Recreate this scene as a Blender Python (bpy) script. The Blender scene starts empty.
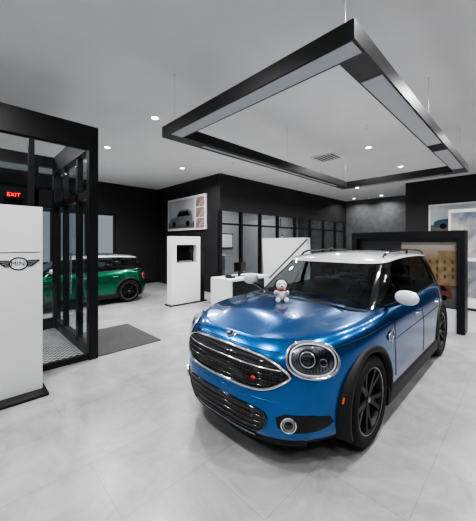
import bpy, bmesh, math, random
from mathutils import Vector, Matrix
from mathutils.bvhtree import BVHTree
random.seed(4)
S=bpy.context.scene
COL=S.collection
H=3.9
try:
    S.view_settings.look='AgX - Medium High Contrast'
except Exception as e: print(e)

# ------------------------------------------------------------------ materials
def mat(name,col,rough=.5,metal=0.0,emis=0.0,coat=0.0,spec=.5,ecol=None,trans=0.0,alpha=1.0):
    m=bpy.data.materials.new(name); m.use_nodes=True
    b=m.node_tree.nodes['Principled BSDF']
    b.inputs['Base Color'].default_value=(*col,1)
    b.inputs['Roughness'].default_value=rough
    b.inputs['Metallic'].default_value=metal
    b.inputs['Coat Weight'].default_value=coat
    b.inputs['Coat Roughness'].default_value=.02
    b.inputs['Specular IOR Level'].default_value=spec
    b.inputs['Transmission Weight'].default_value=trans
    if emis:
        b.inputs['Emission Color'].default_value=(*(ecol or col),1)
        b.inputs['Emission Strength'].default_value=emis
    return m
def noisy(m,scale,c1,c2,detail=5,bump=0.0,stretch=(1,1,1)):
    nt=m.node_tree; b=nt.nodes['Principled BSDF']
    tc=nt.nodes.new('ShaderNodeTexCoord'); mp=nt.nodes.new('ShaderNodeMapping'); mp.inputs['Scale'].default_value=stretch
    n=nt.nodes.new('ShaderNodeTexNoise'); n.inputs['Scale'].default_value=scale; n.inputs['Detail'].default_value=detail
    r=nt.nodes.new('ShaderNodeValToRGB'); r.color_ramp.elements[0].color=(*c1,1); r.color_ramp.elements[1].color=(*c2,1)
    r.color_ramp.elements[0].position=.3; r.color_ramp.elements[1].position=.7
    nt.links.new(tc.outputs['Object'],mp.inputs[0]); nt.links.new(mp.outputs[0],n.inputs['Vector'])
    nt.links.new(n.outputs['Fac'],r.inputs[0]); nt.links.new(r.outputs[0],b.inputs['Base Color'])
    if bump:
        bp=nt.nodes.new('ShaderNodeBump'); bp.inputs['Strength'].default_value=bump
        nt.links.new(n.outputs['Fac'],bp.inputs['Height']); nt.links.new(bp.outputs[0],b.inputs['Normal'])
    return m
def glassmat(name,tint,ior=1.4):
    m=bpy.data.materials.new(name); m.use_nodes=True; nt=m.node_tree
    nt.nodes.clear()
    o=nt.nodes.new('ShaderNodeOutputMaterial'); mx=nt.nodes.new('ShaderNodeMixShader')
    t=nt.nodes.new('ShaderNodeBsdfTransparent'); t.inputs[0].default_value=(*tint,1)
    g=nt.nodes.new('ShaderNodeBsdfGlossy'); g.inputs['Roughness'].default_value=.01
    f=nt.nodes.new('ShaderNodeFresnel')
    # thin sheet: same reflectance from both faces
    ge=nt.nodes.new('ShaderNodeNewGeometry'); mr=nt.nodes.new('ShaderNodeMapRange')
    mr.inputs['To Min'].default_value=ior; mr.inputs['To Max'].default_value=1/ior
    nt.links.new(ge.outputs['Backfacing'],mr.inputs['Value']); nt.links.new(mr.outputs[0],f.inputs['IOR'])
    nt.links.new(f.outputs[0],mx.inputs[0]); nt.links.new(t.outputs[0],mx.inputs[1]); nt.links.new(g.outputs[0],mx.inputs[2])
    nt.links.new(mx.outputs[0],o.inputs[0])
    return m

M={}
M['black']=noisy(mat('black_wall',(.01,.01,.011),.6),3,(.008,.008,.009),(.013,.013,.015))
M['blackmetal']=mat('black_metal',(.006,.006,.007),.42,spec=.35)
M['white']=mat('white_panel',(.74,.75,.76),.45)
M['grey']=noisy(mat('grey_wall',(.1,.1,.11),.6),6,(.055,.06,.065),(.09,.095,.10))
M['office']=mat('office_wall',(.30,.31,.33),.7)
M['ceil']=noisy(mat('ceiling_paint',(.7,.7,.7),.9),1.2,(.74,.74,.735),(.79,.79,.785))
M['glass']=glassmat('clear_glass',(.93,.95,.95),1.35)
M['carglass']=glassmat('car_glass',(.40,.43,.44),1.5)
M['lens']=glassmat('headlight_glass',(.96,.98,1.0),1.4)
M['chrome']=mat('chrome',(.75,.75,.77),.10,1.0)
M['alu']=mat('brushed_aluminium',(.42,.42,.44),.3,1.0)
M['diffuser']=mat('grey_diffuser',(.42,.43,.45),.5)
M['light']=mat('downlight_emitter',(1,1,1),.5,emis=20,ecol=(1,.98,.95))
M['plastic']=noisy(mat('black_plastic',(.010,.010,.011),.55,spec=.3),80,(.007,.007,.008),(.012,.012,.013),bump=.04)
M['gloss']=mat('gloss_black',(.005,.005,.006),.08,coat=.4)
M['rubber']=mat('tire_rubber',(.008,.008,.009),.75,spec=.25)
M['rim']=mat('rim_black',(.005,.005,.006),.42,spec=.3)
M['disc']=mat('brake_disc',(.05,.05,.055),.4,1.0)
M['cabin']=mat('cabin_black',(.008,.008,.009),.6,spec=.3)
M['seat']=mat('seat_leather',(.03,.03,.033),.45)
M['amber']=mat('amber_marker',(.8,.15,.01),.2)
M['red']=mat('red_paint',(.6,.01,.015),.3)
M['tail']=mat('tail_light',(.35,.005,.01),.1,coat=1)
M['led']=mat('led_ring',(.60,.62,.68),.2)
M['bowl']=mat('headlight_reflector',(.22,.23,.25),.22,1.0)
M['roofwhite']=mat('roof_white',(.66,.67,.69),.18,coat=1)
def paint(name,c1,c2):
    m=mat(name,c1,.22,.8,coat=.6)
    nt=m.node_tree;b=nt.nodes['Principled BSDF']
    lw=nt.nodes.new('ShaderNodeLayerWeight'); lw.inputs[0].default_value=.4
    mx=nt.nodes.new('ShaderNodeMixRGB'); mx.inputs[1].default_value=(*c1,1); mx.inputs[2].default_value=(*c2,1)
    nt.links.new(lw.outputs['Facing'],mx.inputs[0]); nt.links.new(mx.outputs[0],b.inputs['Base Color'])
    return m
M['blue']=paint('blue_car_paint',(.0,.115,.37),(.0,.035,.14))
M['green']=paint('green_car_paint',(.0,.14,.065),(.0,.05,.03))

def meshgrille():
    m=mat('grille_mesh',(.01,.01,.01),.35)
    nt=m.node_tree;b=nt.nodes['Principled BSDF']
    tc=nt.nodes.new('ShaderNodeTexCoord'); v=nt.nodes.new('ShaderNodeTexVoronoi'); v.feature='DISTANCE_TO_EDGE'; v.inputs['Scale'].default_value=30; v.inputs['Randomness'].default_value=.1
    r=nt.nodes.new('ShaderNodeValToRGB'); r.color_ramp.elements[0].position=.05; r.color_ramp.elements[0].color=(.05,.05,.055,1)
    r.color_ramp.elements[1].position=.12; r.color_ramp.elements[1].color=(.002,.002,.002,1)
    nt.links.new(tc.outputs['Object'],v.inputs['Vector']); nt.links.new(v.outputs['Distance'],r.inputs[0]); nt.links.new(r.outputs[0],b.inputs['Base Color'])
    return m
M['mesh']=meshgrille()

def floor_mat():
    m=mat('floor_tile',(.6,.6,.6),.3); nt=m.node_tree; b=nt.nodes['Principled BSDF']
    tc=nt.nodes.new('ShaderNodeTexCoord')
    br=nt.nodes.new('ShaderNodeTexBrick'); br.offset=.5; br.inputs['Scale'].default_value=1
    br.inputs['Brick Width'].default_value=1.2; br.inputs['Row Height'].default_value=.6; br.inputs['Mortar Size'].default_value=.0035; br.inputs['Mortar Smooth'].default_value=.1
    br.inputs['Color1'].default_value=(1,1,1,1); br.inputs['Color2'].default_value=(.94,.94,.945,1); br.inputs['Mortar'].default_value=(.74,.74,.75,1)
    n=nt.nodes.new('ShaderNodeTexNoise'); n.inputs['Scale'].default_value=1.9; n.inputs['Detail'].default_value=12; n.inputs['Roughness'].default_value=.72; n.inputs['Distortion'].default_value=.9
    r=nt.nodes.new('ShaderNodeValToRGB'); r.color_ramp.elements[0].position=.34; r.color_ramp.elements[1].position=.68
    r.color_ramp.elements[0].color=(.225,.225,.23,1); r.color_ramp.elements[1].color=(.385,.385,.39,1)
    mx=nt.nodes.new('ShaderNodeMixRGB'); mx.blend_type='MULTIPLY'; mx.inputs[0].default_value=1
    nt.links.new(tc.outputs['Object'],br.inputs['Vector']); nt.links.new(tc.outputs['Object'],n.inputs['Vector'])
    nt.links.new(n.outputs['Fac'],r.inputs[0]); nt.links.new(r.outputs[0],mx.inputs[1]); nt.links.new(br.outputs['Color'],mx.inputs[2])
    nt.links.new(mx.outputs[0],b.inputs['Base Color'])
    b.inputs['Roughness'].default_value=.29
    return m
M['floor']=floor_mat()
M['mat']=noisy(mat('carpet_mat',(.03,.03,.03),.95),60,(.022,.022,.024),(.05,.05,.052),bump=.3)
def checker(name,scale,c1,c2,rough=.4,metal=.5):
    m=mat(name,c1,rough,metal); nt=m.node_tree; b=nt.nodes['Principled BSDF']
    tc=nt.nodes.new('ShaderNodeTexCoord'); c=nt.nodes.new('ShaderNodeTexChecker'); c.inputs['Scale'].default_value=scale
    c.inputs[1].default_value=(*c1,1); c.inputs[2].default_value=(*c2,1)
    nt.links.new(tc.outputs['Object'],c.inputs[0]); nt.links.new(c.outputs[0],b.inputs['Base Color'])
    return m
M['grate']=checker('entrance_grate',24,(.03,.03,.03),(.45,.45,.46))

# ------------------------------------------------------------------ helpers
def root(name,loc=(0,0,0)):
    e=bpy.data.objects.new(name,None); COL.objects.link(e); e.location=loc; e.empty_display_size=.2
    return e
def addmesh(name,verts,faces,m,parent=None,smooth=False,fm=None,mats=None):
    me=bpy.data.meshes.new(name); me.from_pydata([tuple(v) for v in verts],[],faces)
    for mm in (mats or (m if isinstance(m,list) else [m])): me.materials.append(mm)
    if fm:
        for p,i in zip(me.polygons,fm): p.material_index=i
    if smooth:
        for p in me.polygons: p.use_smooth=True
    me.update()
    o=bpy.data.objects.new(name,me); COL.objects.link(o)
    if parent: o.parent=parent
    return o
def box(name,x0,x1,y0,y1,z0,z1,m,parent=None,bevel=0.0):
    x0,x1=min(x0,x1),max(x0,x1);y0,y1=min(y0,y1),max(y0,y1);z0,z1=min(z0,z1),max(z0,z1)
    c=((x0+x1)/2,(y0+y1)/2,(z0+z1)/2); a,b,d=(x1-x0)/2,(y1-y0)/2,(z1-z0)/2
    vs=[(sx*a,sy*b,sz*d) for sx in(-1,1) for sy in(-1,1) for sz in(-1,1)]
    fs=[(0,1,3,2),(4,6,7,5),(0,4,5,1),(2,3,7,6),(0,2,6,4),(1,5,7,3)]
    o=addmesh(name,vs,fs,m,parent); o.location=c
    if bevel:
        md=o.modifiers.new('bev','BEVEL'); md.width=bevel; md.segments=3
    return o
def lathe(name,prof,m,parent=None,seg=48,axis='Y',closed=False,smooth=True):
    vs=[];fs=[]
    n=len(prof)
    for i in range(seg):
        a=2*math.pi*i/seg
        for r,h in prof:
            if axis=='Y': vs.append((r*math.cos(a),h,r*math.sin(a)))
            else: vs.append((r*math.cos(a),r*math.sin(a),h))
    for i in range(seg):
        j=(i+1)%seg
        for k in range(n if closed else n-1):
            l=(k+1)%n
            fs.append((i*n+k,i*n+l,j*n+l,j*n+k))
    return addmesh(name,vs,fs,m,parent,smooth)
def tube(name,pts,r,m,parent=None,closed=False,smooth=False):
    cu=bpy.data.curves.new(name,'CURVE'); cu.dimensions='3D'; cu.bevel_depth=r; cu.bevel_resolution=3; cu.use_fill_caps=True
    sp=cu.splines.new('POLY'); sp.points.add(len(pts)-1)
    for p,q in zip(sp.points,pts): p.co=(*q,1)
    sp.use_cyclic_u=closed; sp.use_smooth=True
    cu.materials.append(m)
    o=bpy.data.objects.new(name,cu); COL.objects.link(o)
    if parent:o.parent=parent
    return o
def ellipsoid(name,c,r,m,parent=None,rot=(0,0,0),seg=24):
    bm=bmesh.new(); bmesh.ops.create_uvsphere(bm,u_segments=seg,v_segments=seg//2,radius=1)
    for f in bm.faces:f.smooth=True
    me=bpy.data.meshes.new(name); bm.to_mesh(me); bm.free(); me.materials.append(m)
    me.transform(Matrix.Diagonal((*r,1)))
    o=bpy.data.objects.new(name,me); COL.objects.link(o); o.location=c; o.rotation_euler=rot
    if parent:o.parent=parent
    return o
def text(name,s,size,loc,rot,m,parent=None,ext=.003,al='CENTER'):
    cu=bpy.data.curves.new(name,'FONT'); cu.body=s; cu.size=size; cu.extrude=ext; cu.align_x=al; cu.align_y='CENTER'; cu.materials.append(m)
    o=bpy.data.objects.new(name,cu); COL.objects.link(o); o.location=loc; o.rotation_euler=rot
    if parent:o.parent=parent
    return o
def cr(xs,ys,x):
    if x<=xs[0]: return ys[0]
    if x>=xs[-1]: return ys[-1]
    for i in range(len(xs)-1):
        if xs[i]<=x<=xs[i+1]: break
    h=xs[i+1]-xs[i]; t=(x-xs[i])/h
    def sl(k):
        if k==0: return (ys[1]-ys[0])/(xs[1]-xs[0])
        if k==len(xs)-1: return (ys[k]-ys[k-1])/(xs[k]-xs[k-1])
        return (ys[k+1]-ys[k-1])/(xs[k+1]-xs[k-1])
    m0,m1=sl(i)*h,sl(i+1)*h
    return (2*t**3-3*t*t+1)*ys[i]+(t**3-2*t*t+t)*m0+(-2*t**3+3*t*t)*ys[i+1]+(t**3-t*t)*m1
def superring(xf,xr,w,xcf,xcr,nf,nr,q=34,mid=16):
    half=[]
    for i in range(q+1):
        a=i/q*math.pi/2
        half.append((xcf-(xcf-xf)*math.cos(a)**(2/nf) if i<q else xcf, w*math.sin(a)**(2/nf)))
    for i in range(1,mid):
        half.append((xcf+(xcr-xcf)*i/mid,w))
    for i in range(q+1):
        a=i/q*math.pi/2
        half.append((xcr+(xr-xcr)*math.sin(a)**(2/nr), w*max(0,math.cos(a))**(2/nr) if i<q else 0.0))
    full=half+[(x,-y) for x,y in half[-2:0:-1]]
    return full,len(half)
def smooth01(t):
    t=max(0,min(1,t)); return t*t*(3-2*t)

# ------------------------------------------------------------------ car
ZT_X=[0,.1,.25,.5,.9,1.3,2.5,3.6,4.3]; ZT_Z=[.83,.875,.915,.95,.975,.995,1.02,1.05,1.05]
def ztop(x): return cr(ZT_X,ZT_Z,x)
LS=[0,.03,.08,.2,.35,.5,.62,.74,.84,.91,.96,1.0]
DXF=[.12,.07,.035,.008,.0,.004,.012,.022,.042,.072,.115,.17]
DW=[.10,.05,.022,.008,.0,.0,.002,.008,.016,.030,.052,.09]
DXR=[.16,.08,.04,.01,.0,.01,.02,.03,.05,.07,.09,.12]
ZB=.17
def body_data():
    levels=[i/44 for i in range(45)]
    vs=[];fs=[];fm=[]
    for s in levels:
        ring,nh=superring(cr(LS,DXF,s),4.3-cr(LS,DXR,s),.912-cr(LS,DW,s),1.5,2.8,3.25,4.0)
        for x,y in ring:
            zt=ztop(x); vs.append((x,y,ZB+s*(zt-ZB)))
    N=len(ring)
    for l in range(len(levels)-1):
        for i in range(N):
            j=(i+1)%N
            fs.append((l*N+i,l*N+j,(l+1)*N+j,(l+1)*N+i)); fm.append(1 if levels[l]<.08 else 0)
    def cap(base,top):
        K=28
        idx={}
        for i in range(1,nh-1):
            a=base+i; b=base+(N-i)
            x,y,z=vs[a]
            col=[a]
            for k in range(1,K):
                f=1-2*k/K
                yy=y*f
                g=smooth01((x-.17)/.4)
                fade=max(0,1-(x-1.5)/.5) if x>1.5 else 1
                cc=(.035*g*(1-f*f)+.016*g*smooth01((.70-abs(f))/.16))*fade if top else 0
                vs.append((x,yy,z+cc)); col.append(len(vs)-1)
            col.append(b); idx[i]=col
        fr=base+0; rr=base+nh-1
        for i in range(1,nh-2):
            A,B=idx[i],idx[i+1]
            for k in range(K):
                f=(A[k],A[k+1],B[k+1],B[k])
                fs.append(f if top else f[::-1])
                x=vs[A[k]][0]
                fm.append((2 if x>1.32 else 0) if top else 1)
        A=idx[1]
        for k in range(K):
            f=(fr,A[k+1],A[k]); fs.append(f if top else f[::-1]); fm.append(0 if top else 1)
        A=idx[nh-2]
        for k in range(K):
            f=(rr,A[k],A[k+1]); fs.append(f if top else f[::-1]); fm.append(2 if top else 1)
    cap((len(levels)-1)*N,True); cap(0,False)
    return vs,fs,fm
GF0,GF1=1.12,1.86
def roofz(x): return cr([1.8,2.2,2.8,3.4,4.1],[1.425,1.465,1.485,1.475,1.43],x)
def gh_ring(t,grow=0.0):
    bow=.03*math.sin(t*math.pi)
    xf=GF0+(GF1-GF0)*t-bow*.5-grow
    xr=4.19-(4.19-4.0)*t**1.5+grow
    w=.80-.155*t+bow*.5+grow
    return superring(xf,xr,w,2.35,3.2,5.0,4.5)
def gh_z(x,t): 
    b=ztop(x)-.012
    return b+(roofz(x)-b)*t

def build_car(name,loc,rotz,paintm,scale=(1,1,1)):
    R=root(name,loc); R.rotation_euler=(0,0,rotz); R.scale=scale
    vs,fs,fm=body_data()
    bvh=BVHTree.FromPolygons([Vector(v) for v in vs],fs)
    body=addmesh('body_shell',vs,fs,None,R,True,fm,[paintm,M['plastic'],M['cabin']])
    bm=bmesh.new(); bm.from_mesh(body.data); bmesh.ops.recalc_face_normals(bm,faces=bm.faces); bm.to_mesh(body.data); bm.free()
    AX=(.88,3.55); WR=.36
    bmc=bmesh.new()
    for ax in AX:
        for sy in(-1,1):
            mt=Matrix.Translation((ax,sy*.80,WR+.01))@Matrix.Rotation(math.pi/2,4,'X')
            bmesh.ops.create_cone(bmc,cap_ends=True,segments=64,radius1=.40,radius2=.40,depth=.5,matrix=mt)
    mec=bpy.data.meshes.new('cut'); bmc.to_mesh(mec); bmc.free(); mec.materials.append(M['plastic'])
    cut=bpy.data.objects.new('cut',mec); COL.objects.link(cut); cut.parent=R
    md=body.modifiers.new('arch','BOOLEAN'); md.operation='DIFFERENCE'; md.object=cut; md.solver='EXACT'
    md.material_mode='TRANSFER'
    bpy.context.view_layer.update()
    dg=bpy.context.evaluated_depsgraph_get()
    nm=bpy.data.meshes.new_from_object(body.evaluated_get(dg),depsgraph=dg)
    body.modifiers.clear(); body.data=nm
    bpy.data.objects.remove(cut)
    try: nm.set_sharp_from_angle(angle=math.radians(40))
    except Exception as e: pass
    def ray(o,d,off=0.0):
        h,n,_,_=bvh.ray_cast(Vector(o),Vector(d).normalized())
        if h is None: return None,None
        n=Vector(n)
        if n.dot(Vector(d))>0: n=-n
        return h+n*off,n
    def pj(a,b,mode,off=0.0):
        if mode=='F': o,d=(-2,a,b),(1,0,0)
        elif mode=='B': o,d=(7,a,b),(-1,0,0)
        elif mode=='L': o,d=(a,-3,b),(0,1,0)
        elif mode=='R': o,d=(a,3,b),(0,-1,0)
        else: o,d=(a,b,3),(0,0,-1)
        return ray(o,d,off)[0]
    def dens(poly,step=.02,closed=True):
        out=[];n=len(poly)
        for i in range(n if closed else n-1):
            p,q=poly[i],poly[(i+1)%n]; L=math.hypot(q[0]-p[0],q[1]-p[1]); k=max(1,int(L/step))
            for j in range(k): out.append((p[0]+(q[0]-p[0])*j/k,p[1]+(q[1]-p[1])*j/k))
        if not closed: out.append(poly[-1])
        return out
    def chaikin(poly,it=2):
        for _ in range(it):
            o=[];n=len(poly)
            for i in range(n):
                p,q=poly[i],poly[(i+1)%n]
                o+= [(p[0]*.75+q[0]*.25,p[1]*.75+q[1]*.25),(p[0]*.25+q[0]*.75,p[1]*.25+q[1]*.75)]
            poly=o
        return poly
    def patch(nm,poly,mode,m,off=.004,rings=12,dome=0.0,fn=None):
        P=dens(poly); cx=sum(p[0] for p in P)/len(P); cy=sum(p[1] for p in P)/len(P)
        f=fn or (lambda a,b,o: pj(a,b,mode,o))
        V=[];F=[]
        c=f(cx,cy,off+dome)
        V.append(c)
        for k in range(1,rings+1):
            t=k/rings
            for p in P:
                V.append(f(cx+(p[0]-cx)*t,cy+(p[1]-cy)*t,off+dome*(1-t*t)))
        n=len(P)
        if any(v is None for v in V): print('patch miss',nm); V=[v if v else c for v in V]
        for i in range(n): F.append((0,1+i,1+(i+1)%n))
        for k in range(rings-1):
            for i in range(n):
                a=1+k*n+i;b=1+k*n+(i+1)%n
                F.append((a,a+n,b+n,b))
        nrm=(V[1]-V[0]).cross(V[1+n//4]-V[0])
        if nrm.dot(V[0]-Vector((2.1,0,.6)))<0: F=[q[::-1] for q in F]
        return addmesh(nm,V,F,m,R,True)
    def ptube(nm,poly,mode,r,m,off=.004,closed=True,fn=None):
        P=dens(poly,.025,closed); f=fn or (lambda a,b,o: pj(a,b,mode,o))
        pts=[f(a,b,off) for a,b in P]; pts=[p for p in pts if p]
        return tube(nm,pts,r,m,R,closed)
    # ---- grille (rounded hexagon)
    g=[(.0,.812),(.32,.808),(.47,.790),(.60,.715),(.60,.675),(.47,.590),(.32,.572),(0,.568)]
    gp=chaikin(g+[(-a,b) for a,b in g[-2:0:-1]],2)
    patch('grille_mesh_panel',gp,'F',M['mesh'],.004)
    ptube('grille_gloss_surround',gp,'F',.017,M['gloss'],.002)
    ptube('grille_chrome_surround',gp,'F',.010,M['chrome'],.013)
    for i,(z,hw) in enumerate([(.770,.48),(.732,.545),(.692,.57),(.652,.54),(.610,.46)]):
        ptube('grille_slat_%d'%i,[(-hw,z),(hw,z)],'F',.006,M['chrome'] if i==1 else M['gloss'],.012,False)
    p=pj(-.36,.655,'F',.022); ellipsoid('grille_badge',p,(.010,.022,.012),M['red'],R)
    # ---- lower intake
    li=[(0,.445),(.38,.44),(.47,.41),(.45,.31),(.38,.265),(0,.258)]
    lp=chaikin(li+[(-a,b) for a,b in li[-2:0:-1]],1)
    patch('lower_intake',lp,'F',M['mesh'],.004)
    ptube('lower_intake_rim',lp,'F',.009,M['gloss'],.004)
    for z in(.31,.35,.395): ptube('intake_slat',[(-.42,z),(.42,z)],'F',.004,M['gloss'],.010,False)
    ptube('bumper_crease',[(-.55,.512),(.55,.512)],'F',.006,paintm,-.001,False)
    ptube('front_lip',[(-.66,.205),(.66,.205)],'F',.022,M['plastic'],.0,False)
    ptube('skid_trim',[(-.36,.228),(.36,.228)],'F',.006,M['alu'],.010,False)
    for sy in(-1,1):
        fi=chaikin([(sy*.52,.44),(sy*.78,.42),(sy*.80,.34),(sy*.72,.30),(sy*.54,.30)],1)
        patch('fog_recess',fi,'F',M['plastic'],.004)
        h,n=ray((-2,sy*.60,.37),(1,0,0),.008)
        q=n.to_track_quat('Y','Z')
        for (r,hh,mm,nmn) in((.052,.010,M['chrome'],'fog_ring'),(.037,.008,M['alu'],'fog_led')):
            o=lathe(nmn,[(r-.006,0),(r-.003,hh),(r+.003,hh),(r+.006,0),(r+.003,-.02),(r-.003,-.02)],mm,R,32,closed=True); o.location=h+n*.008; o.rotation_mode='QUATERNION'; o.rotation_quaternion=q
        o=ellipsoid('fog_lens',h+n*.006,(.033,.02,.033),M['gloss'],R); o.rotation_mode='QUATERNION'; o.rotation_quaternion=q
    # ---- headlights
    for sy in(-1,1):
        c=Vector(pj(sy*.700,.805,'F')); 
        d=Vector((-.82,sy*.50,.28)).normalized()
        tx=d.cross(Vector((0,0,1))).normalized(); tz=tx.cross(d).normalized()
        def hf(a,b,off,c=c,d=d,tx=tx,tz=tz):
            return ray(c+d*.6+tx*a+tz*b,-d,off)[0]
        def ell(s,a=.182,b=.120,ca=0,cb=0):
            o=[]
            for t in range(40):
                u=t*math.pi/20; cu,su=math.cos(u),math.sin(u)
                o.append((ca+a*s*math.copysign(abs(cu)**.86,cu),cb+b*s*math.copysign(abs(su)**.86,su)))
            return o
        patch('headlight_bowl',ell(1),'F',M['gloss'],.004,fn=hf)
        ptube('headlight_chrome_bezel',ell(1.0),'F',.011,M['chrome'],.010,fn=hf)
        ptube('headlight_led_ring',ell(.86),'F',.006,M['led'],.012,fn=hf)
        patch('headlight_reflector',ell(.78),'F',M['bowl'],.007,fn=hf)
        for k in range(-5,6):
            a=.022*k; b=.085*math.sqrt(max(0,1-(a/.135)**2))
            ptube('reflector_fin',[(a,-b),(a,b)],'F',.0022,M['gloss'],.010,False,fn=hf)
        q=d.to_track_quat('Y','Z')
        s_=-sy
        for (a,b,r) in((.035*s_,.004,.056),(-.075*s_,-.012,.028)):
            pp=hf(a,b,.0)
            patch('projector_housing',[(a+(r*1.18)*math.cos(t*math.pi/12),b+(r*1.18)*math.sin(t*math.pi/12)) for t in range(24)],'F',M['gloss'],.013,fn=hf,rings=4)
            o=lathe('projector_ring',[(r,0),(r,.026),(r*.86,.030),(r*.86,0)],M['chrome'],R,32,closed=True); o.location=pp; o.rotation_mode='QUATERNION'; o.rotation_quaternion=q
            o=ellipsoid('projector_core',pp+d*.012,(r*.84,r*.4,r*.84),M['gloss'],R); o.rotation_mode='QUATERNION'; o.rotation_quaternion=q
        patch('headlight_cover',ell(.97),'F',M['lens'],.018,dome=.03,fn=hf)
        tl=chaikin([(sy*.60,.93),(sy*.76,.92),(sy*.77,.72),(sy*.62,.70)],2)
        patch('tail_light',tl,'B',M['tail'],.01,dome=.015); ptube('tail_light_ring',tl,'B',.01,M['chrome'],.008)
    patch('number_plate_rear',[(-.26,.62),(.26,.62),(.26,.50),(-.26,.50)],'B',M['white'],.01)
    h,n=ray((-2,0,.872),(1,0,0))
    q=n.to_track_quat('Y','Z')
    o=lathe('hood_badge',[(0,.008),(.024,.008),(.029,.004),(.031,-.01)],M['gloss'],R,32); o.location=h+n*.004; o.rotation_mode='QUATERNION'; o.rotation_quaternion=q
    o=lathe('hood_badge_ring',[(.026,.008),(.030,.010),(.034,.004),(.034,-.01)],M['chrome'],R,32); o.location=h+n*.004; o.rotation_mode='QUATERNION'; o.rotation_quaternion=q
    for sy in(-1,1):
        for k in range(3):
            ptube('badge_wing',[(sy*.036,.880-.007*k),(sy*(.085-.012*k),.882-.007*k)],'F',.0028,M['chrome'],.003,False)
    for sy,mode in((-1,'L'),(1,'R')):
        pts=[(x,ZB+.90*(ztop(x)-ZB)) for x in [.46+.05*i for i in range(19)]]
        ptube('hood_shutline',pts,mode,.0035,M['cabin'],.0,False)
    ptube('hood_front_shutline',[(-.50,.838),(.50,.838)],'F',.003,M['cabin'],.0,False)
    # ---- sides
    for sy,mode in((-1,'L'),(1,'R')):
        sh=M['cabin']
        ptube('door_shut_a',[(1.42,.40),(1.40,.7),(1.46,.955)],mode,.004,sh,.0,False)
        ptube('door_shut_b',[(2.42,.37),(2.44,.7),(2.42,.975)],mode,.004,sh,.0,False)
        ptube('door_shut_c',[(3.08,.42),(3.16,.64),(3.36,.80),(3.40,.98)],mode,.004,sh,.0,False)
        ptube('door_crease',[(1.3,.74),(2.4,.76),(3.2,.78)],mode,.006,paintm,-.001,False)
        n=24;V=[];F=[]
        prof=[(.18,-.05),(.19,.012),(.31,.014),(.345,.002),(.35,-.02)]
        for i in range(n+1):
            x=1.22+(3.20-1.22)*i/n
            for z,o in prof:
                y=pj(x,max(z,.25),mode).y; V.append((x,y+sy*o,z))
        k=len(prof)
        for i in range(n):
            for j in range(k-1): F.append((i*k+j,i*k+j+1,(i+1)*k+j+1,(i+1)*k+j))
        addmesh('sill_cladding',V,F,M['plastic'],R)
        for ax in AX:
            V=[];F=[];n=56
            prof=[(.382,-.14),(.382,.012),(.390,.022),(.418,.016),(.432,.007),(.436,-.015)]
            for i in range(n+1):
                a=math.radians(-24+228*i/n)
                for r,o in prof:
                    x=ax+r*math.cos(a); z=WR+.01+r*math.sin(a)
                    h=pj(x,max(z,.24),mode); y=abs(h.y) if h else .85
                    y=max(y,.875 if r<.43 else 0)
                    V.append((x,sy*(y+o),max(z,.185)))
            k=len(prof)
            for i in range(n):
                for j in range(k-1): F.append((i*k+j,i*k+j+1,(i+1)*k+j+1,(i+1)*k+j))
            addmesh('arch_cladding',V,F,M['plastic'],R,True)
            W=root('wheel',(0,0,0)); W.parent=R; W.location=(ax,sy*.795,WR); W.rotation_euler=(0,random.uniform(0,1),0 if sy>0 else math.pi)
            t=.105
            lathe('tire',[(.262,t*.8),(.275,t*.98),(.31,t*1.05),(.345,t*.92),(.358,t*.6),(.360,0),(.358,-t*.6),(.345,-t*.92),(.31,-t*1.05),(.262,-t*.8)],M['rubber'],W,64,closed=True)
            lathe('rim_barrel',[(.267,t*.85),(.260,t*.9),(.249,t*.8),(.239,t*.3),(.23,-t*.8),(.262,-t*.8)],M['rim'],W,64,closed=True)
            lathe('rim_lip',[(.256,t*.88),(.260,t*.92),(.264,t*.88)],M['alu'],W,64)
            lathe('brake_disc',[(.03,.0),(.165,.0),(.165,-.03),(.03,-.03)],M['disc'],W,40,closed=True,smooth=False)
            lathe('wheel_back',[(.0,-.05),(.235,-.05)],M['cabin'],W,40)
            lathe('hub',[(0,.075),(.025,.075),(.034,.068),(.06,.062),(.075,.04),(.075,-.02)],M['rim'],W,32)
            lathe('hub_cap',[(0,.08),(.018,.08),(.022,.074)],M['alu'],W,24)
            V=[];F=[]
            for sp in range(5):
                for da in(-.19,.19):
                    a0=sp*2*math.pi/5; b=len(V)
                    for (r,hw,yo,yi,dd) in((.045,.023,.066,.02,.4),(.12,.018,.070,.03,.8),(.21,.017,.082,.04,1.15),(.254,.022,.086,.05,1.3)):
                        a=a0+da*dd
                        c=Vector((math.cos(a)*r,0,math.sin(a)*r)); tdir=Vector((-math.sin(a),0,math.cos(a)))
                        for s_,yy in((-1,yo),(1,yo),(1.2,yi),(-1.2,yi)):
                            p_=c+tdir*hw*s_; V.append((p_.x,yy,p_.z))
                    for q_ in range(3):
                        for e in range(4):
                            F.append((b+q_*4+e,b+q_*4+(e+1)%4,b+q_*4+4+(e+1)%4,b+q_*4+4+e))
            addmesh('spokes',V,F,M['rim'],W)
        for hx in(2.22,3.12):
            y=pj(hx,.86,mode).y
            tube('door_handle',[(hx-.09,y+sy*.0,.862),(hx-.08,y+sy*.03,.864),(hx+.06,y+sy*.03,.868),(hx+.08,y+sy*.0,.868)],.011,M['chrome'],R)
        vent=chaikin([(1.22,.82),(1.37,.85),(1.36,.77),(1.24,.765)],1)
        patch('side_scuttle',vent,mode,M['gloss'],.008)
        ptube('side_scuttle_trim',vent,mode,.004,M['chrome'],.01)
        tube('side_marker',[(.463,sy*(abs(pj(.463,.48,mode).y)+.026),.48),(.480,sy*(abs(pj(.480,.52,mode).y)+.024),.52)],.007,M['amber'],R)
        mo=box('mirror_cap',-.06,.06,-.115,.115,-.075,.075,M['roofwhite'],R)
        ms=mo.modifiers.new('s','SUBSURF'); ms.levels=3; ms.render_levels=3
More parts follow.
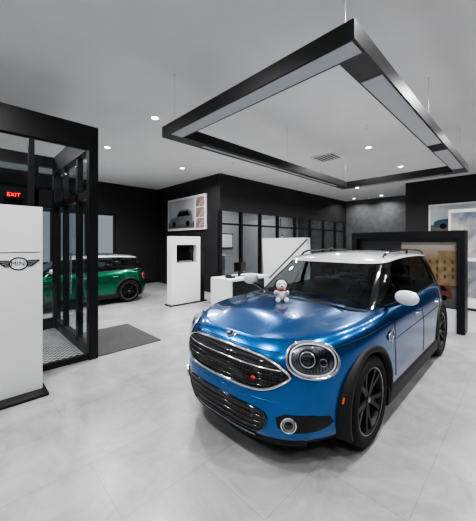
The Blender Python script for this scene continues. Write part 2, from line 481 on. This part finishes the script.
        for p_ in mo.data.polygons:p_.use_smooth=True
        mo.scale=(1.15,1.1,1.1); mo.location=(1.44,sy*.995,1.14); mo.rotation_euler=(0,0,sy*.2)
        mb=box('mirror_glass',-.01,.01,-.08,.08,-.05,.05,M['chrome'],R,.008); mb.location=(1.50,sy*.985,1.14); mb.rotation_euler=(0,0,sy*.2)
        tube('mirror_arm',[(1.50,sy*.79,1.015),(1.49,sy*.86,1.05),(1.45,sy*.94,1.09)],.022,M['gloss'],R)
        ring,nh=gh_ring(0,.012)
        pts=[(x,sy*y,ztop(x)+.004) for x,y in ring[:nh] if x>1.50 and y>.25]
        tube('belt_trim',pts,.008,M['chrome'],R)
        pts=[(2.10,sy*.57,roofz(2.1)+.012),(2.16,sy*.57,roofz(2.16)+.05)]+[(x,sy*.575,roofz(x)+.066) for x in(2.3,2.6,3,3.4,3.7)]+[(3.84,sy*.57,roofz(3.84)+.045),(3.9,sy*.57,roofz(3.9)+.008)]
        tube('roof_rail',pts,.015,M['gloss'],R)
        tube('roof_rail_foot',[(3.0,sy*.575,roofz(3.0)),(3.0,sy*.575,roofz(3)+.06)],.015,M['gloss'],R)
    # ---- greenhouse
    T=18;V=[];F=[];FM=[]
    for l in range(T+1):
        t=l/T; ring,nh=gh_ring(t)
        for x,y in ring: V.append((x,y,gh_z(x,t)))
    N=len(ring)
    for l in range(T):
        for i in range(N):
            j=(i+1)%N; F.append((l*N+i,(l+1)*N+i,(l+1)*N+j,l*N+j))
            ii=i if i<nh-1 else N-1-i
            x=(V[l*N+i][0]+V[l*N+j][0])/2
            pil=0
            if 17<=ii<=20: pil=1
            elif ii>20 and (2.40<x<2.50 or 3.36<x<3.46): pil=1
            elif nh-1-20<=ii<=nh-1-14: pil=1
            elif l==T-1: pil=1
            FM.append(pil)
    addmesh('greenhouse_glass',V,F,None,R,True,FM,[M['carglass'],M['gloss']])
    # ---- roof
    V=[];F=[]
    rr=[(.955,-.004),(.955,.012),(.975,.016),(1.0,.012),(1.02,-.006)]
    for t,gw in rr:
        ring,nh=gh_ring(min(t,1.0),gw)
        for x,y in ring: V.append((x,y,gh_z(x,t)))
    for l in range(len(rr)-1):
        for i in range(N):
            j=(i+1)%N; F.append((l*N+i,l*N+j,(l+1)*N+j,(l+1)*N+i))
    base=(len(rr)-1)*N; K=16; idx={}
    for i in range(1,nh-1):
        x,y,z=V[base+i]; col=[base+i]
        for k in range(1,K):
            f=1-2*k/K; g=min(1,(x-1.83)/.35,(4.0-x)/.3); g=max(0,g)**.6
            V.append((x,y*f,z+.045*(1-f*f)*g)); col.append(len(V)-1)
        col.append(base+N-i); idx[i]=col
    for i in range(1,nh-2):
        for k in range(K): F.append((idx[i][k],idx[i][k+1],idx[i+1][k+1],idx[i+1][k]))
    for k in range(K):
        F.append((base,idx[1][k+1],idx[1][k])); F.append((base+nh-1,idx[nh-2][k],idx[nh-2][k+1]))
    ro=addmesh('roof_panel',V,F,M['roofwhite'],R,True)
    bm=bmesh.new(); bm.from_mesh(ro.data); bmesh.ops.recalc_face_normals(bm,faces=bm.faces); bm.to_mesh(ro.data); bm.free()
    # ---- interior
    box('dashboard',1.44,1.78,-.68,.68,.99,1.045,M['cabin'],R,.02)
    o=lathe('steering_wheel',[(.175,-.012),(.187,0),(.175,.012),(.163,0)],M['cabin'],R,32,'Z',True); o.location=(1.95,-.36,1.05); o.rotation_euler=(0,-math.radians(65),0)
    for sx,yy in((2.42,(-.36,.36)),(3.30,(-.38,0,.38))):
        for y in yy:
            box('seat_back',sx,sx+.12,y-.22,y+.22,.95,1.13,M['seat'],R,.05)
            box('headrest',sx+.03,sx+.11,y-.13,y+.13,1.17,1.32,M['seat'],R,.035)
            tube('headrest_post',[(sx+.07,y,1.1),(sx+.07,y,1.2)],.01,M['alu'],R)
    box('rear_view_mirror',2.02,2.04,-.12,.12,1.31,1.37,M['cabin'],R,.01)
    for y0,y1 in((-.55,.05),(.0,.58)):
        pts=[]
        for k in range(9):
            y=y0+(y1-y0)*k/8; t=.03+.10*k/8
            x=GF0+(GF1-GF0)*t+.03*(abs(y)/.7)**5; pts.append((x-.05,y,gh_z(x,t)+.035))
        tube('wiper',pts,.008,M['plastic'],R)
    tube('cowl',[(1.10+.13*(abs(y)/.72)**4,y,ztop(1.1)+.044*(1-(y/.8)**2)) for y in [-.72+.09*i for i in range(17)]],.02,M['plastic'],R)
    ellipsoid('roof_antenna',(3.75,0,roofz(3.75)+.07),(.07,.015,.04),M['gloss'],R)
    return R

CX,CY=1.53,1.79
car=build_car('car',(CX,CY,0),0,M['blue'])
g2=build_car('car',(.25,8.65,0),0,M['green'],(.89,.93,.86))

# ------------------------------------------------------------------ room shell
box('floor',-5,16,-5,12,-.1,0,M['floor'])
box('ceiling',-5,16,-5,12,H,H+.1,M['ceil'])
def wall(name,*a,m='black'): return box(name,*a,M[m])
DV=11.0
wl=root('wall_left')
for a in((-5,1.1,0,H),(4.25,6.12,0,H),(1.1,4.25,2.75,H)):
    box('wall_segment',a[0],a[1],DV,DV+.15,a[2],a[3],M['black'],wl)
wi=root('window_1')
for x in(1.1,2.15,3.2,4.19): box('frame_post',x,x+.06,DV-.02,DV+.1,0,2.75,M['blackmetal'],wi)
box('frame_head',1.16,4.19,DV-.02,DV+.1,2.68,2.75,M['blackmetal'],wi)
box('frame_rail',1.16,4.19,DV-.02,DV+.1,.95,1.02,M['blackmetal'],wi)
box('glass_pane',1.16,4.19,DV+.03,DV+.04,0,2.68,M['glass'],wi)
wall('wall_block_side',6.0,6.12,7.07,DV,0,H)
wall('wall_block_header',6.0,15,6.95,7.07,2.72,H)
wall('wall_block_base',9.1,15,6.95,7.07,0,.9)
gl=root('window_2')
xs=[6.0,6.95,7.95,9.0,10.2,11.4,12.6,13.8,14.88]
for x in xs: box('mullion',x,x+.10,6.96,7.06,0.0 if x<9.1 else .9,2.72,M['blackmetal'],gl)
box('transom',6.1,14.9,6.97,7.05,2.25,2.31,M['blackmetal'],gl)
box('sill',9.1,14.9,6.94,7.08,.9,.96,M['blackmetal'],gl)
box('glass_pane',6.1,14.9,7.0,7.01,0.0,2.72,M['glass'],gl)
wall('wall_office_back',6.12,15,10.0,10.1,0,H,m='office')
box('wall_office_partition',10.0,10.1,7.6,10,0,2.7,M['office'])
for x in(7.2,8.6,11.0,12.6):
    pf=root('framed_picture'); box('frame',x,x+.8,9.95,9.99,1.4,2.1,M['blackmetal'],pf); box('print',x+.05,x+.75,9.94,9.95,1.45,2.05,M['white'],pf)
for x in(7.4,11.2,13.0):
    cb=root('office_cabinet'); box('carcass',x,x+1.0,9.4,9.9,.06,1.1,M['black'],cb,.01); box('plinth',x+.03,x+.97,9.44,9.9,0,.06,M['blackmetal'],cb); box('top',x-.01,x+1.01,9.38,9.9,1.1,1.13,M['white'],cb)
    for j in range(2): box('drawer_front',x+.02+.49*j,x+.48+.49*j,9.385,9.4,.1,1.06,M['grey'],cb)
wall('wall_back',15,15.15,-5,DV,0,H,m='grey')
wall('wall_pier',12,12.2,-5,3.25,0,H)
wall('wall_pier_return',12.2,15,3.1,3.25,0,H)
# unseen right-hand wall, shaped solid and dark to darken car reflections; one glazed bay
wr=root('wall_right')
box('wall_segment',-1.5,15,-5,-4.85,0,H,M['black'],wr)
box('wall_segment',-5,-1.5,-5,-4.85,3.2,H,M['black'],wr); box('wall_segment',-5,-1.5,-5,-4.85,0,.3,M['black'],wr)
box('wall_mullion',-3.3,-3.2,-5,-4.85,.3,3.2,M['blackmetal'],wr)
wb=root('wall_front')
for a in((-4.85,DV,0,.3),(-4.85,DV,3.2,H)): box('wall_segment',-5,-4.85,a[0],a[1],a[2],a[3],M['black'],wb)
for i in range(7): box('wall_mullion',-5,-4.85,-4.7+i*2.5,-4.6+i*2.5,.3,3.2,M['blackmetal'],wb)
box('baseboard_left',4.31,6.0,DV-.02,DV,0,.1,M['blackmetal'])

# ------------------------------------------------------------------ vestibule
ve=root('glass_vestibule')
VH=3.3; a0,a1=-1.6,1.43; b0,b1=4.33,6.55
bk=M['blackmetal']
box('header_front',a0,a1,b0,b0+.12,2.98,VH,bk,ve)
box('header_right',a1-.12,a1,b0+.12,b1,2.98,VH,bk,ve)
box('header_back',a0,a1-.12,b1-.12,b1,3.10,VH,bk,ve)
box('header_left',a0,a0+.12,b0+.12,b1-.12,2.98,VH,bk,ve)
for (x,y,w) in((a1,b0,.12),(a1,b1-.12,.12),(a0+.12,b0,.12),(a0+.12,b1-.12,.12)):
    box('corner_post',x-w,x,y,y+.12,0,3.10 if y>5 else 2.98,bk,ve)
for x in(.62,-.3): box('mullion_front',x,x+.06,b0+.02,b0+.1,0,2.98,bk,ve)
box('sill_front',a0,a1-.12,b0+.03,b0+.09,0,.08,bk,ve)
box('glass_front',a0+.12,a1-.12,b0+.055,b0+.065,.08,2.98,M['glass'],ve)
for y in(4.95,5.75): box('door_stile',a1-.1,a1-.02,y,y+.10,0,2.98,bk,ve)
box('door_head',a1-.1,a1-.02,b0+.12,b1-.12,2.30,2.42,bk,ve)
box('door_bottom_rail',a1-.1,a1-.02,b0+.12,b1-.12,0,.18,bk,ve)
box('glass_right',a1-.065,a1-.055,b0+.12,b1-.12,.18,2.98,M['glass'],ve)
for x in(.2,-.75,1.0): box('mullion_back',x,x+.07,b1-.1,b1-.02,0,3.1,bk,ve)
box('transom_back',a0+.12,a1-.12,b1-.1,b1-.02,2.32,2.66,bk,ve)
box('bottom_rail_back',a0+.12,a1-.12,b1-.1,b1-.02,0,.2,bk,ve)
box('glass_back',a0+.12,a1-.12,b1-.065,b1-.055,.2,3.1,M['glass'],ve)
tube('door_pull',[(a1-.16,5.1,.85),(a1-.16,5.1,1.5)],.014,M['alu'],ve)
box('entrance_grate',a0+.15,a1-.14,b0+.15,b1-.15,.0,.012,M['grate'])
box('door_mat',a1+.02,2.45,4.36,5.72,0,.012,M['mat'])
ex=root('exit_sign'); 
box('sign_housing',.56,.82,b1-.19,b1-.12,2.43,2.57,M['blackmetal'],ex,.008)
text('sign_letters','EXIT',.095,(.69,b1-.195,2.50),(math.pi/2,0,0),mat('exit_red',(1,.02,.02),.5,emis=4,ecol=(1,.02,.015)),ex)

# ------------------------------------------------------------------ logo panel
lpn=root('freestanding_logo_panel')
py=3.80
box('panel',.22,.668,py,py+.10,.03,2.05,M['white'],lpn,.004)
box('base_plate',.18,.70,py-.16,py+.24,0,.03,bk,lpn,.004)
cx=.455
dk=mat('logo_black',(.004,.004,.004),.8,spec=.1)
box('rule_line',.29,.645,py-.002,py,1.545,1.553,dk,lpn)
text('logo_letters','MINI',.068,(cx,py-.003,1.43),(math.pi/2,0,0),dk,lpn,.001)
tube('logo_ring',[(cx+.078*math.cos(i*math.pi/16),py-.002,1.43+.064*math.sin(i*math.pi/16)) for i in range(32)],.006,dk,lpn,True)
for sx in(-1,1):
    for k in range(4):
        z=1.462-.02*k; tube('logo_wing',[(cx+sx*.080,py-.002,z),(cx+sx*(.185-.024*k),py-.002,z)],.006,dk,lpn)
    tube('logo_wing_edge',[(cx+sx*.185,py-.002,1.464),(cx+sx*.108,py-.002,1.398)],.006,dk,lpn)

# ------------------------------------------------------------------ hanging light frame
hf=root('suspended_light_frame')
u0,u1,v0,v1=1.94,7.23,.84,3.43; zt=3.2; zh=.14; w=.21
for nm,b in (('beam_near',(u0,u0+w,v0,v1)),('beam_far',(u1-w,u1,v0,v1)),('beam_right',(u0+w,u1-w,v0,v0+w)),('beam_left',(u0+w,u1-w,v1-w,v1))):
    box(nm,b[0],b[1],b[2],b[3],zt-zh,zt,bk,hf)
zz=zt-zh
def diff(x0,x1,y0,y1): box('diffuser',x0,x1,y0,y1,zz-.008,zz-.0005,M['diffuser'],hf)
diff(u0+.015,u0+w-.03,v0+.02,v1-.20)
diff(u0+.02+w+.35,u0+2.9,v0+.015,v0+w-.02)
diff(u0+3.3,u1-.5,v0+.015,v0+w-.02)
diff(u0+.6,u1-.6,v1-w+.08,v1-.08)
diff(u1-w+.08,u1-.08,v0+.4,v1-.4)
for (x,y) in((u0+.12,v0+.12),(u0+.12,v1-.12),(u1-.12,v0+.12),(u1-.12,v1-.12),((u0+u1)/2,v0+.12),((u0+u1)/2,v1-.12)):
    tube('suspension_wire',[(x,y,zt-.01),(x,y,H)],.0022,M['alu'],hf)
    lathe('ceiling_cup',[(0,-.01),(.02,-.01),(.02,0)],M['white'],hf,16,'Z').location=(x,y,H)

# ------------------------------------------------------------------ downlights
def downlight(x,y,e,size=.14):
    r=root('ceiling_downlight',(x,y,H))
    lathe('trim_ring',[(.06,-.002),(.085,-.006),(.09,0)],M['white'],r,24,'Z')
    d=lathe('lamp_disc',[(0,-.004),(.06,-.004)],M['light'],r,24,'Z')
    L=bpy.data.lights.new('lamp','AREA'); L.shape='DISK'; L.size=size; L.energy=e; L.color=(1,.985,.97); L.spread=math.radians(150)
    o=bpy.data.objects.new('lamp',L); COL.objects.link(o); o.parent=r; o.location=(0,0,-.02)
pts=[(2.52,4.71,88),(2.5,6.95,70),(4.86,4.9,88),(4.8,7.3,64),(6.9,2.65,95),(9.3,2.65,70),(7.1,4.9,70),(9.4,4.9,60),(11.6,4.9,60),(14.3,4.9,40),(14.3,6.2,30),
     (.2,2.6,62),(.2,4.8,56),(.2,.4,38),(.2,-1.8,34),(2.5,-1.8,44),(4.8,-1.8,54),(7.1,-1.8,54),(4.8,.2,80),(9.4,.2,64),(-2.1,.4,28),(-2.1,2.6,34),(.2,7.3,54),(2.5,.3,50),(2.5,9.3,60),(7.2,.2,70),(.2,9.3,54),(-2.2,5,38)]
for p in pts: downlight(*p)
for p in((7.5,8.5),(8.9,8.5),(11.5,8.5),(13.2,8.5)): downlight(p[0],p[1],44)
vt=root('ceiling_vent')
box('vent_frame',6.6,7.2,3.4,4.0,H-.015,H-.001,M['white'],vt)
for i in range(6): box('vent_slot',6.65,7.15,3.45+.09*i,3.50+.09*i,H-.02,H-.016,M['grey'],vt)
for p in((3.3,2.6),(5.6,2.2),(5.5,5.8)):
    s=root('ceiling_sprinkler',(p[0],p[1],H)); lathe('body',[(0,-.05),(.02,-.05),(.012,-.03),(.012,-.01),(.035,-.006),(.035,0)],M['white'],s,16,'Z')

# ------------------------------------------------------------------ posters
def flatpoly(nm,pts,m,parent,plane,c,n=-1):
    V=[(c,a,b) if plane=='u' else (a,c,b) for a,b in pts]
    return addmesh(nm,V,[tuple(range(len(V)))],m,parent)
CARO=[(0,.12),(.02,.40),(.10,.52),(.30,.58),(.42,.92),(.50,1.0),(.82,1.0),(.95,.86),(.99,.55),(1,.15),(.90,.12),(.88,.22),(.80,.26),(.73,.22),(.71,.10),(.30,.10),(.28,.22),(.20,.26),(.13,.22),(.11,.10)]
CARW=[(.34,.60),(.44,.88),(.80,.90),(.90,.62)]
def carpic(parent,plane,c,a0,a1,z0,z1,bodym,step):
    f=lambda P:[(a0+(a1-a0)*x,z0+(z1-z0)*y) for x,y in P]
    flatpoly('pictured_car',f(CARO),bodym,parent,plane,c-step)
    flatpoly('pictured_car_window',f(CARW),M['gloss'],parent,plane,c-2*step)
    for wx in(.205,.805):
        flatpoly('pictured_wheel',f([(wx+.075*math.cos(t*math.pi/8),.13+.17*math.sin(t*math.pi/8)) for t in range(16)]),M['gloss'],parent,plane,c-2*step)
P=root('wall_poster')
box('poster_board',5.94,5.995,7.62,10.05,2.12,3.33,M['white'],P)
skygrey=noisy(mat('poster_grey',(.3,.3,.32),.6),1.5,(.28,.30,.32),(.5,.52,.54))
skin=noisy(mat('poster_photo',(.3,.2,.15),.6),4,(.05,.06,.08),(.42,.28,.24))
box('poster_photo',5.93,5.94,8.25,9.98,2.20,3.25,skygrey,P)
box('poster_ground',5.925,5.93,8.25,9.98,2.20,2.42,M['grey'],P)
carpic(P,'u',5.925,9.88,8.35,2.28,2.88,mat('picture_car_silver',(.12,.13,.15),.4),.002)
for i in range(3): box('poster_lifestyle',5.93,5.94,7.70,8.16,2.18+.37*i,2.51+.37*i,skin,P)
P=root('wall_poster')
box('poster_board',11.94,11.995,.1,2.5,2.0,3.0,M['white'],P)
box('poster_photo',11.93,11.94,.78,2.44,2.06,2.94,noisy(mat('poster_sky',(.4,.45,.5),.6),1.2,(.22,.30,.36),(.55,.58,.58)),P)
box('poster_ground',11.925,11.93,.78,2.44,2.06,2.28,M['grey'],P)
box('poster_lifestyle',11.93,11.94,.16,.72,2.06,2.94,skin,P)
carpic(P,'u',11.925,2.36,.95,2.16,2.72,mat('picture_car_blue',(.02,.05,.10),.4),.002)
P=root('wall_poster')
box('poster_board',11.94,11.995,.3,1.55,.7,1.9,M['white'],P)
box('poster_photo',11.93,11.94,.36,1.49,.76,1.84,skin,P)

# display backdrop behind the car
D=root('display_backdrop')
ub=6.45
box('frame_top',ub,ub+.35,.80,2.85,1.74,1.88,bk,D)
box('frame_right',ub,ub+.35,.80,.92,.0,1.74,bk,D)
box('frame_left',ub,ub+.35,2.73,2.85,0,1.74,bk,D)
box('base',ub+.06,ub+.35,.92,2.73,0,.42,M['white'],D)
box('back_panel',ub+.12,ub+.35,.92,2.73,.42,1.74,mat('backdrop_dark_panel',(.03,.032,.036),.4),D)
def ramp_mat(name,stops,lo,hi):
    m=mat(name,(.2,.15,.08),.5)
    nt=m.node_tree;b=nt.nodes['Principled BSDF'];tc=nt.nodes.new('ShaderNodeTexCoord');sp=nt.nodes.new('ShaderNodeSeparateXYZ');r=nt.nodes.new('ShaderNodeValToRGB')
    mr=nt.nodes.new('ShaderNodeMapRange'); mr.inputs['From Min'].default_value=lo; mr.inputs['From Max'].default_value=hi
    nt.links.new(tc.outputs['Object'],sp.inputs[0]);nt.links.new(sp.outputs['Z'],mr.inputs[0]);nt.links.new(mr.outputs[0],r.inputs[0]);nt.links.new(r.outputs[0],b.inputs['Base Color'])
    e=r.color_ramp.elements; e[0].color=(*stops[0][1],1); e[1].color=(*stops[-1][1],1)
    for p_,c_ in stops[1:-1]:
        q=e.new(p_); q.color=(*c_,1)
    return m
dusk=ramp_mat('backdrop_photo',[(0,(.06,.055,.05)),(.25,(.12,.11,.10)),(.33,(.05,.04,.03)),(.7,(.16,.10,.05)),(1,(.30,.28,.26))],-.6,.6)
box('photo_print',ub+.10,ub+.12,.92,1.85,.44,1.66,dusk,D)
brick=noisy(mat('picture_building',(.3,.2,.09),.6),8,(.13,.085,.035),(.23,.16,.075))
for y0,y1,z1 in((.93,1.22,1.50),(1.24,1.50,1.36),(1.52,1.84,1.44)):
    box('pictured_building',ub+.096,ub+.10,y0,y1,.85,z1,brick,D)
dkw=mat('picture_window',(.05,.035,.02),.5)
for i in range(3):
    for j in range(7): box('pictured_window',ub+.092,ub+.096,.97+.12*j,1.01+.12*j,.98+.14*i,1.05+.14*i,dkw,D)
carpic(D,'u',ub+.09,1.62,1.0,.58,.86,mat('picture_car_red',(.10,.03,.02),.4),.002)

B=root('standing_banner')
box('panel',9.0,9.04,.35,1.45,.05,2.5,M['white'],B); box('foot',8.9,9.14,.35,1.45,0,.05,bk,B)
box('photo_upper',8.99,9.0,.40,1.40,1.3,2.42,noisy(mat('banner_photo',(.2,.3,.4),.6),3,(.03,.07,.14),(.45,.40,.36)),B)
box('photo_lower',8.99,9.0,.40,1.40,.3,1.2,noisy(mat('banner_photo_b',(.2,.3,.4),.6),5,(.08,.09,.11),(.25,.25,.28)),B)

# kiosk
K=root('display_kiosk')
kv=6.50
box('frame_left',3.95,4.10,kv,kv+.22,0.03,1.83,M['white'],K)
box('frame_right',4.74,4.87,kv,kv+.22,0.03,1.83,M['white'],K)
box('frame_top',4.10,4.74,kv,kv+.22,1.60,1.83,M['white'],K)
box('front_panel',4.10,4.74,kv,kv+.22,0.03,1.12,M['white'],K)
box('niche_back',4.10,4.74,kv+.15,kv+.22,1.12,1.60,bk,K)
box('screen',4.15,4.69,kv+.12,kv+.15,1.18,1.55,M['gloss'],K)
box('shelf_items',4.2,4.6,kv+.02,kv+.12,1.12,1.17,M['alu'],K,.01)
box('side_cladding',4.87,5.02,kv,kv+.22,.03,1.70,bk,K)
box('base_plate',3.90,5.08,kv-.05,kv+.27,0,.03,bk,K)

# reception desk
R_=root('reception_desk')
box('base',4.95,6.30,5.35,5.95,0,.66,bk,R_)
box('worktop',4.85,6.40,5.25,6.0,.66,.73,M['white'],R_,.01)
box('end_panel',4.85,4.94,5.25,6.0,0,.66,M['white'],R_)
mo=root('computer_monitor')
box('screen',5.35,5.80,5.60,5.63,.86,1.12,M['gloss'],mo,.008); box('stand',5.54,5.61,5.62,5.66,.74,.90,bk,mo); box('foot',5.45,5.70,5.55,5.72,.73,.745,bk,mo)
ph=root('desk_telephone'); box('base',5.0,5.2,5.4,5.6,.73,.78,bk,ph,.01); box('handset',5.0,5.06,5.4,5.6,.78,.82,bk,ph,.012)
A=root('angled_partition')
V=[(6.9,5.85,0),(6.9,4.30,0),(6.9,4.30,1.80),(6.9,5.95,1.80),(7.05,5.85,0),(7.05,4.30,0),(7.05,4.30,1.80),(7.05,5.95,1.80)]
addmesh('white_panel',V,[(0,1,2,3),(4,7,6,5),(0,3,7,4),(1,5,6,2),(3,2,6,7),(0,4,5,1)],M['white'],A)
V=[(6.895,5.70,0.55),(6.895,5.62,0.55),(6.895,4.30,1.72),(6.895,4.30,1.79)]
addmesh('diagonal_stripe',V,[(0,1,2,3)],M['grey'],A)
C=root('office_chair')
cxx,cyy=8.0,5.6
box('seat',cxx-.23,cxx+.23,cyy-.23,cyy+.23,.44,.52,M['seat'],C,.03); box('back',cxx+.17,cxx+.23,cyy-.22,cyy+.22,.55,1.05,M['seat'],C,.025)
tube('stem',[(cxx,cyy,.08),(cxx,cyy,.46)],.025,M['alu'],C)
for i in range(5):
    a=i*2*math.pi/5; tube('leg',[(cxx,cyy,.1),(cxx+.28*math.cos(a),cyy+.28*math.sin(a),.06)],.018,bk,C); ellipsoid('castor',(cxx+.28*math.cos(a),cyy+.28*math.sin(a),.03),(.03,.02,.03),bk,C)

# ------------------------------------------------------------------ plush toy sitting on the bonnet, facing the entrance
T=root('plush_toy',(CX+.98,CY+.10,1.022)); T.rotation_euler=(0,0,.75); T.scale=(1.05,1.05,1.05)
fur=noisy(mat('plush_white',(.75,.73,.7),.95),60,(.6,.58,.55),(.8,.78,.75),bump=.5); fb=mat('plush_black',(.02,.02,.02),.95); fr=M['red']
ellipsoid('torso',(0,0,.06),(.05,.055,.065),fur,T); ellipsoid('back_patch',(.012,0,.075),(.05,.058,.05),fb,T); ellipsoid('scarf',(-.005,0,.118),(.045,.05,.016),fr,T)
ellipsoid('head',(-.015,0,.165),(.052,.056,.050),fur,T); ellipsoid('muzzle',(-.062,0,.153),(.025,.03,.022),fur,T); ellipsoid('nose',(-.085,0,.160),(.008,.012,.008),fb,T)
for s in(-1,1):
    ellipsoid('ear',(0,s*.055,.180),(.018,.014,.04),fb,T,(s*.4,0,0)); ellipsoid('eye',(-.058,s*.022,.180),(.007,.007,.008),fb,T)
    ellipsoid('arm',(-.03,s*.058,.085),(.045,.02,.022),fur,T,(0,.5,0)); ellipsoid('leg',(-.06,s*.04,.020),(.06,.024,.024),fb,T); ellipsoid('foot',(-.11,s*.042,.026),(.02,.024,.028),fur,T)

# ------------------------------------------------------------------ world, camera
W=bpy.data.worlds.new('World'); S.world=W; W.use_nodes=True
W.node_tree.nodes['Background'].inputs[0].default_value=(.62,.68,.78,1); W.node_tree.nodes['Background'].inputs[1].default_value=.5
cam=bpy.data.cameras.new('camera'); cam.sensor_fit='HORIZONTAL'; cam.sensor_width=36; cam.lens=36*285/476; cam.shift_y=-17.5/476; cam.clip_start=.05
co=bpy.data.objects.new('camera',cam); COL.objects.link(co); co.location=(0,0,1.65); co.rotation_euler=(math.pi/2,0,-math.radians(44.4)); S.camera=co
